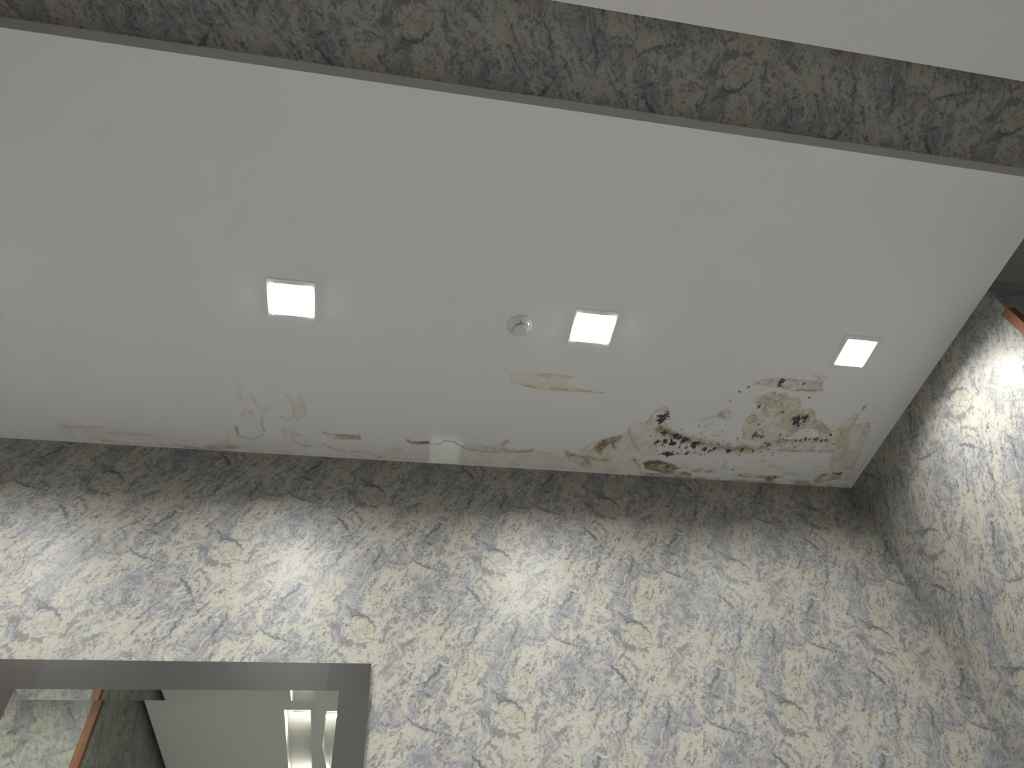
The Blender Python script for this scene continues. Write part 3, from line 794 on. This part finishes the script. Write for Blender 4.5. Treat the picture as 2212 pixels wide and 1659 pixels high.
def downlight(x, y, z, label, group, power, spread, rot=0.):
    r = empty('square_downlight', (x, y, z)); r.rotation_euler.z = rot
    tag(r, label, 'light', group)
    link('bezel', ME_BEZ, r); link('diffuser', ME_DIF, r)
    L = bpy.data.lights.new('added_downlight_lamp', 'AREA'); L.shape = 'SQUARE'; L.size = DE * 1.9
    L.energy = power; L.spread = math.radians(spread); L.color = (1.0, .995, .985)
    lo = bpy.data.objects.new('added_downlight_lamp', L); COL.objects.link(lo); lo.parent = r; lo.location = (0, 0, -.0075)
    return r
def well_meshes(depth):
    bm = bmesh.new()
    def sq(h, z): return [bm.verts.new((sx * h, sy * h, z)) for sx, sy in ((1, 1), (-1, 1), (-1, -1), (1, -1))]
    rings = [sq(DE + .0005, -.0036), sq(DE + .0005, depth)]
    for i in range(4): bm.faces.new((rings[0][i], rings[0][(i + 1) % 4], rings[1][(i + 1) % 4], rings[1][i]))
    o1 = sq(DE + .004, -.003); o2 = sq(DE + .004, depth)
    for i in range(4): bm.faces.new((o1[i], o2[i], o2[(i + 1) % 4], o1[(i + 1) % 4]))
    me = bpy.data.meshes.new('housing'); bm.to_mesh(me); bm.free(); me.materials.append(M_FRAME_WHITE)
    bm = bmesh.new(); box(bm, -DE, DE, -DE, DE, depth - .003, depth)
    m2 = bpy.data.meshes.new('diffuser'); bm.to_mesh(m2); bm.free(); m2.materials.append(M_DIFF)
    m3 = m2.copy(); m3.materials[0] = M_DIFF_DIM
    bm = bmesh.new()
    box(bm, DE - .0002, DE + .0018, -DE * .96, DE * .96, -.0062, -.0042)      # added glowing bar, throws light sideways along the soffit
    m4 = bpy.data.meshes.new('added_glow_bar'); bmesh.ops.recalc_face_normals(bm, faces=bm.faces); bm.to_mesh(m4); bm.free(); m4.materials.append(M_SIDE_GLOW)
    return me, m2, m3, m4
ME_WELL, ME_PANEL, ME_PANEL_DIM, ME_SIDE_GLOW = well_meshes(WELL)
def well_light(x, label, panel=None):
    r = empty('square_downlight', (x, LAMP_Y, ZS)); tag(r, label, 'light', 'square downlights in the soffit')
    link('bezel', ME_BEZ2, r); link('housing', ME_WELL, r); link('diffuser', panel or ME_PANEL, r)
    if panel is None:
        link('added_glow_bar', ME_SIDE_GLOW, r); link('added_glow_bar', ME_SIDE_GLOW, r).rotation_euler.z = math.pi
bm = bmesh.new(); bm.from_mesh(ME_BEZ)
bmesh.ops.delete(bm, geom=[v for v in bm.verts if v.co.z > .005], context='VERTS')
ME_BEZ2 = bpy.data.meshes.new('bezel'); bm.to_mesh(ME_BEZ2); bm.free(); ME_BEZ2.materials.append(M_FRAME_WHITE)
well_light(LAMP_X[2], 'bright square LED downlight left of the smoke detector')
well_light(LAMP_X[3], 'bright square LED downlight just right of the smoke detector')
well_light(LAMP_X[4], 'bright square LED downlight above the mouldy corner by the right wall', ME_PANEL_DIM)
well_light(LAMP_X[1], 'bright square LED downlight above the corner with the wooden strip seen in the mirror')
well_light(LAMP_X[0], 'added bright square LED downlight at the far left end of the damaged ceiling')  # row continued out of view, added for light at the left end
G2 = 'added downlights in the hall ceiling'  # unseen lamps, added to brighten the floor and lower walls
downlight(.60, -.45, ZS, 'added square downlight in the hall ceiling in front of the middle of the bay', G2, P_HALL, SPR_HALL)
downlight(1.80, -.45, ZS, 'added square downlight in the hall ceiling in front of the right of the bay', G2, P_HALL, SPR_HALL)
downlight(.60, -2.6, ZS, 'added square downlight in the hall ceiling towards the front wall', G2, P_HALL, SPR_HALL)
downlight(2.40, -2.6, ZS, 'added square downlight in the hall ceiling in the front right corner', G2, P_HALL, SPR_HALL)

# lamps inside the ceiling slot seen in the mirror
def slot_lamp(y, label):
    r = empty('slot_lamp', ((SX0 + SX1) / 2, y, ZS + SD)); tag(r, label, 'light', 'lamps in the ceiling slot')
    bm = bmesh.new(); box(bm, -.050, .050, -.030, .030, -.008, 0, .002, 1); bm_obj('lamp_body', bm, M_FRAME_WHITE, r)
    bm = bmesh.new(); box(bm, -.044, .044, -.024, .024, -.012, -.0082, .001, 1); bm_obj('diffuser', bm, M_DIFF_SLOT, r)
    L = bpy.data.lights.new('slot_light', 'AREA'); L.shape = 'RECTANGLE'; L.size = .088; L.size_y = .048; L.energy = P_SLOT; L.color = (1, .99, .93)
    lo = bpy.data.objects.new('slot_light', L); COL.objects.link(lo); lo.parent = r; lo.location = (0, 0, -.014)
slot_lamp(-.275, 'glowing lamp at the near end of the white ceiling slot reflected in the mirror')
slot_lamp(-1.20, 'lamp further along the white ceiling slot reflected in the mirror')

# ------------------------------------------------------------------ smoke detector
sd = empty('smoke_detector', (.481, 1.585, ZS))
tag(sd, 'round white smoke detector between two square downlights on the ceiling', 'smoke detector')
bm = bmesh.new()
lathe(bm, [(.0485, 0), (.0490, -.003), (.0485, -.008), (.0455, -.0125), (.0425, -.0135), (.0415, -.0125), (.0405, -.0135), (.038, -.019), (.034, -.0225), (.0305, -.0235), (.0, -.0235)])
bm_obj('base', bm, M_PLASTIC, sd, True)
bm = bmesh.new(); lathe(bm, [(.0235, -.0235), (.0235, -.0330)])
bm_obj('sensor_chamber', bm, plain('grey_sensor_mesh', (.16, .165, .17), .6), sd, True)
bm = bmesh.new()
lathe(bm, [(.0, -.0322), (.0272, -.0322), (.0285, -.0335), (.0285, -.0395), (.0275, -.0415), (.0255, -.0422), (.0, -.0424)])
bm_obj('cap', bm, M_PLASTIC, sd, True)
for k in range(3):
    a = math.radians(47 + 120 * k)
    bm = bmesh.new(); box(bm, .020, .0335, -.0016, .0016, -.0345, -.0225, .0006, 1)
    o = bm_obj('rib', bm, M_PLASTIC, sd); o.rotation_euler.z = a
bm = bmesh.new(); lathe(bm, [(.0, -.0030), (.0022, -.0022), (.0026, .0)], 16)
bm_obj('indicator', bm, M_BLACK, sd, True, (-.0035, -.0325, -.0228))

# ------------------------------------------------------------------ mirror with bevelled edge and dark frame
GXA, GXB, GZA, GZB = -1.081, -.091, .80, CAMZ + .524 * 2.3
FXA, FXB, FZA, FZB = -1.180, .0075, .69, CAMZ + 1.3055
mi = empty('wall_mirror', ((FXA + FXB) / 2, YB, FZA))
tag(mi, 'large wall mirror in a wide dark grey frame on the marbled wallpaper', 'mirror')
ox, oy, oz = mi.location
JL, JR = GXA + .051, GXB - .044
T0, T1 = -.0005, -.020                         # back and front of the frame, measured from the wall
def strip(name, x0, x1, z0, z1, mat):
    bm = bmesh.new(); box(bm, x0 - ox, x1 - ox, T1, T0, z0 - oz, z1 - oz, .0003, 1)
    return bm_obj(name, bm, mat, mi)
strip('frame_strip', JL, JR, GZB - .05, FZB, M_FR_MID)['label'] = 'top strip of the frame, slightly lighter grey'
strip('frame_strip', FXA, JL - .00005, FZA, FZB, M_FR_WARM)
strip('frame_strip', JR + .00005, FXB, FZA, FZB, M_FR_SIDE)
strip('frame_strip', JL, JR, FZA, GZA + .05, M_FR_MID)
BW, YG, YRIM = .034, -.0212, -.0226             # bevel width, glass face and rim depth
def rect(x0, x1, z0, z1, y): return [(x0 - ox, y, z0 - oz), (x1 - ox, y, z0 - oz), (x1 - ox, y, z1 - oz), (x0 - ox, y, z1 - oz)]
inn = rect(GXA + BW, GXB - BW, GZA + BW, GZB - BW, YG); out = rect(GXA, GXB, GZA, GZB, YRIM); bk = rect(GXA, GXB, GZA, GZB, -.0202)
mesh_from('mirror_glass', inn, [(0, 1, 2, 3)], M_MIRROR, mi)
for i in range(4):
    j = (i + 1) % 4
    mesh_from('bevel', [out[i], out[j], inn[j], inn[i], bk[i], bk[j]], [(0, 1, 2, 3), (4, 5, 1, 0)], M_MIRROR, mi)

# ------------------------------------------------------------------ pale patch of light on the soffit, cast by an added, unseen narrow uplight
px_ = (.265, 2.308)
L = bpy.data.lights.new('added_patch_light', 'AREA'); L.shape = 'RECTANGLE'; L.size = .137; L.size_y = .168; L.energy = P_PATCH
L.spread = math.radians(.35); L.color = (.84, 1.0, .82)
lo = bpy.data.objects.new('added_patch_light', L); COL.objects.link(lo); lo.location = (px_[0], px_[1], .76); lo.rotation_euler = (math.pi, 0, 0)
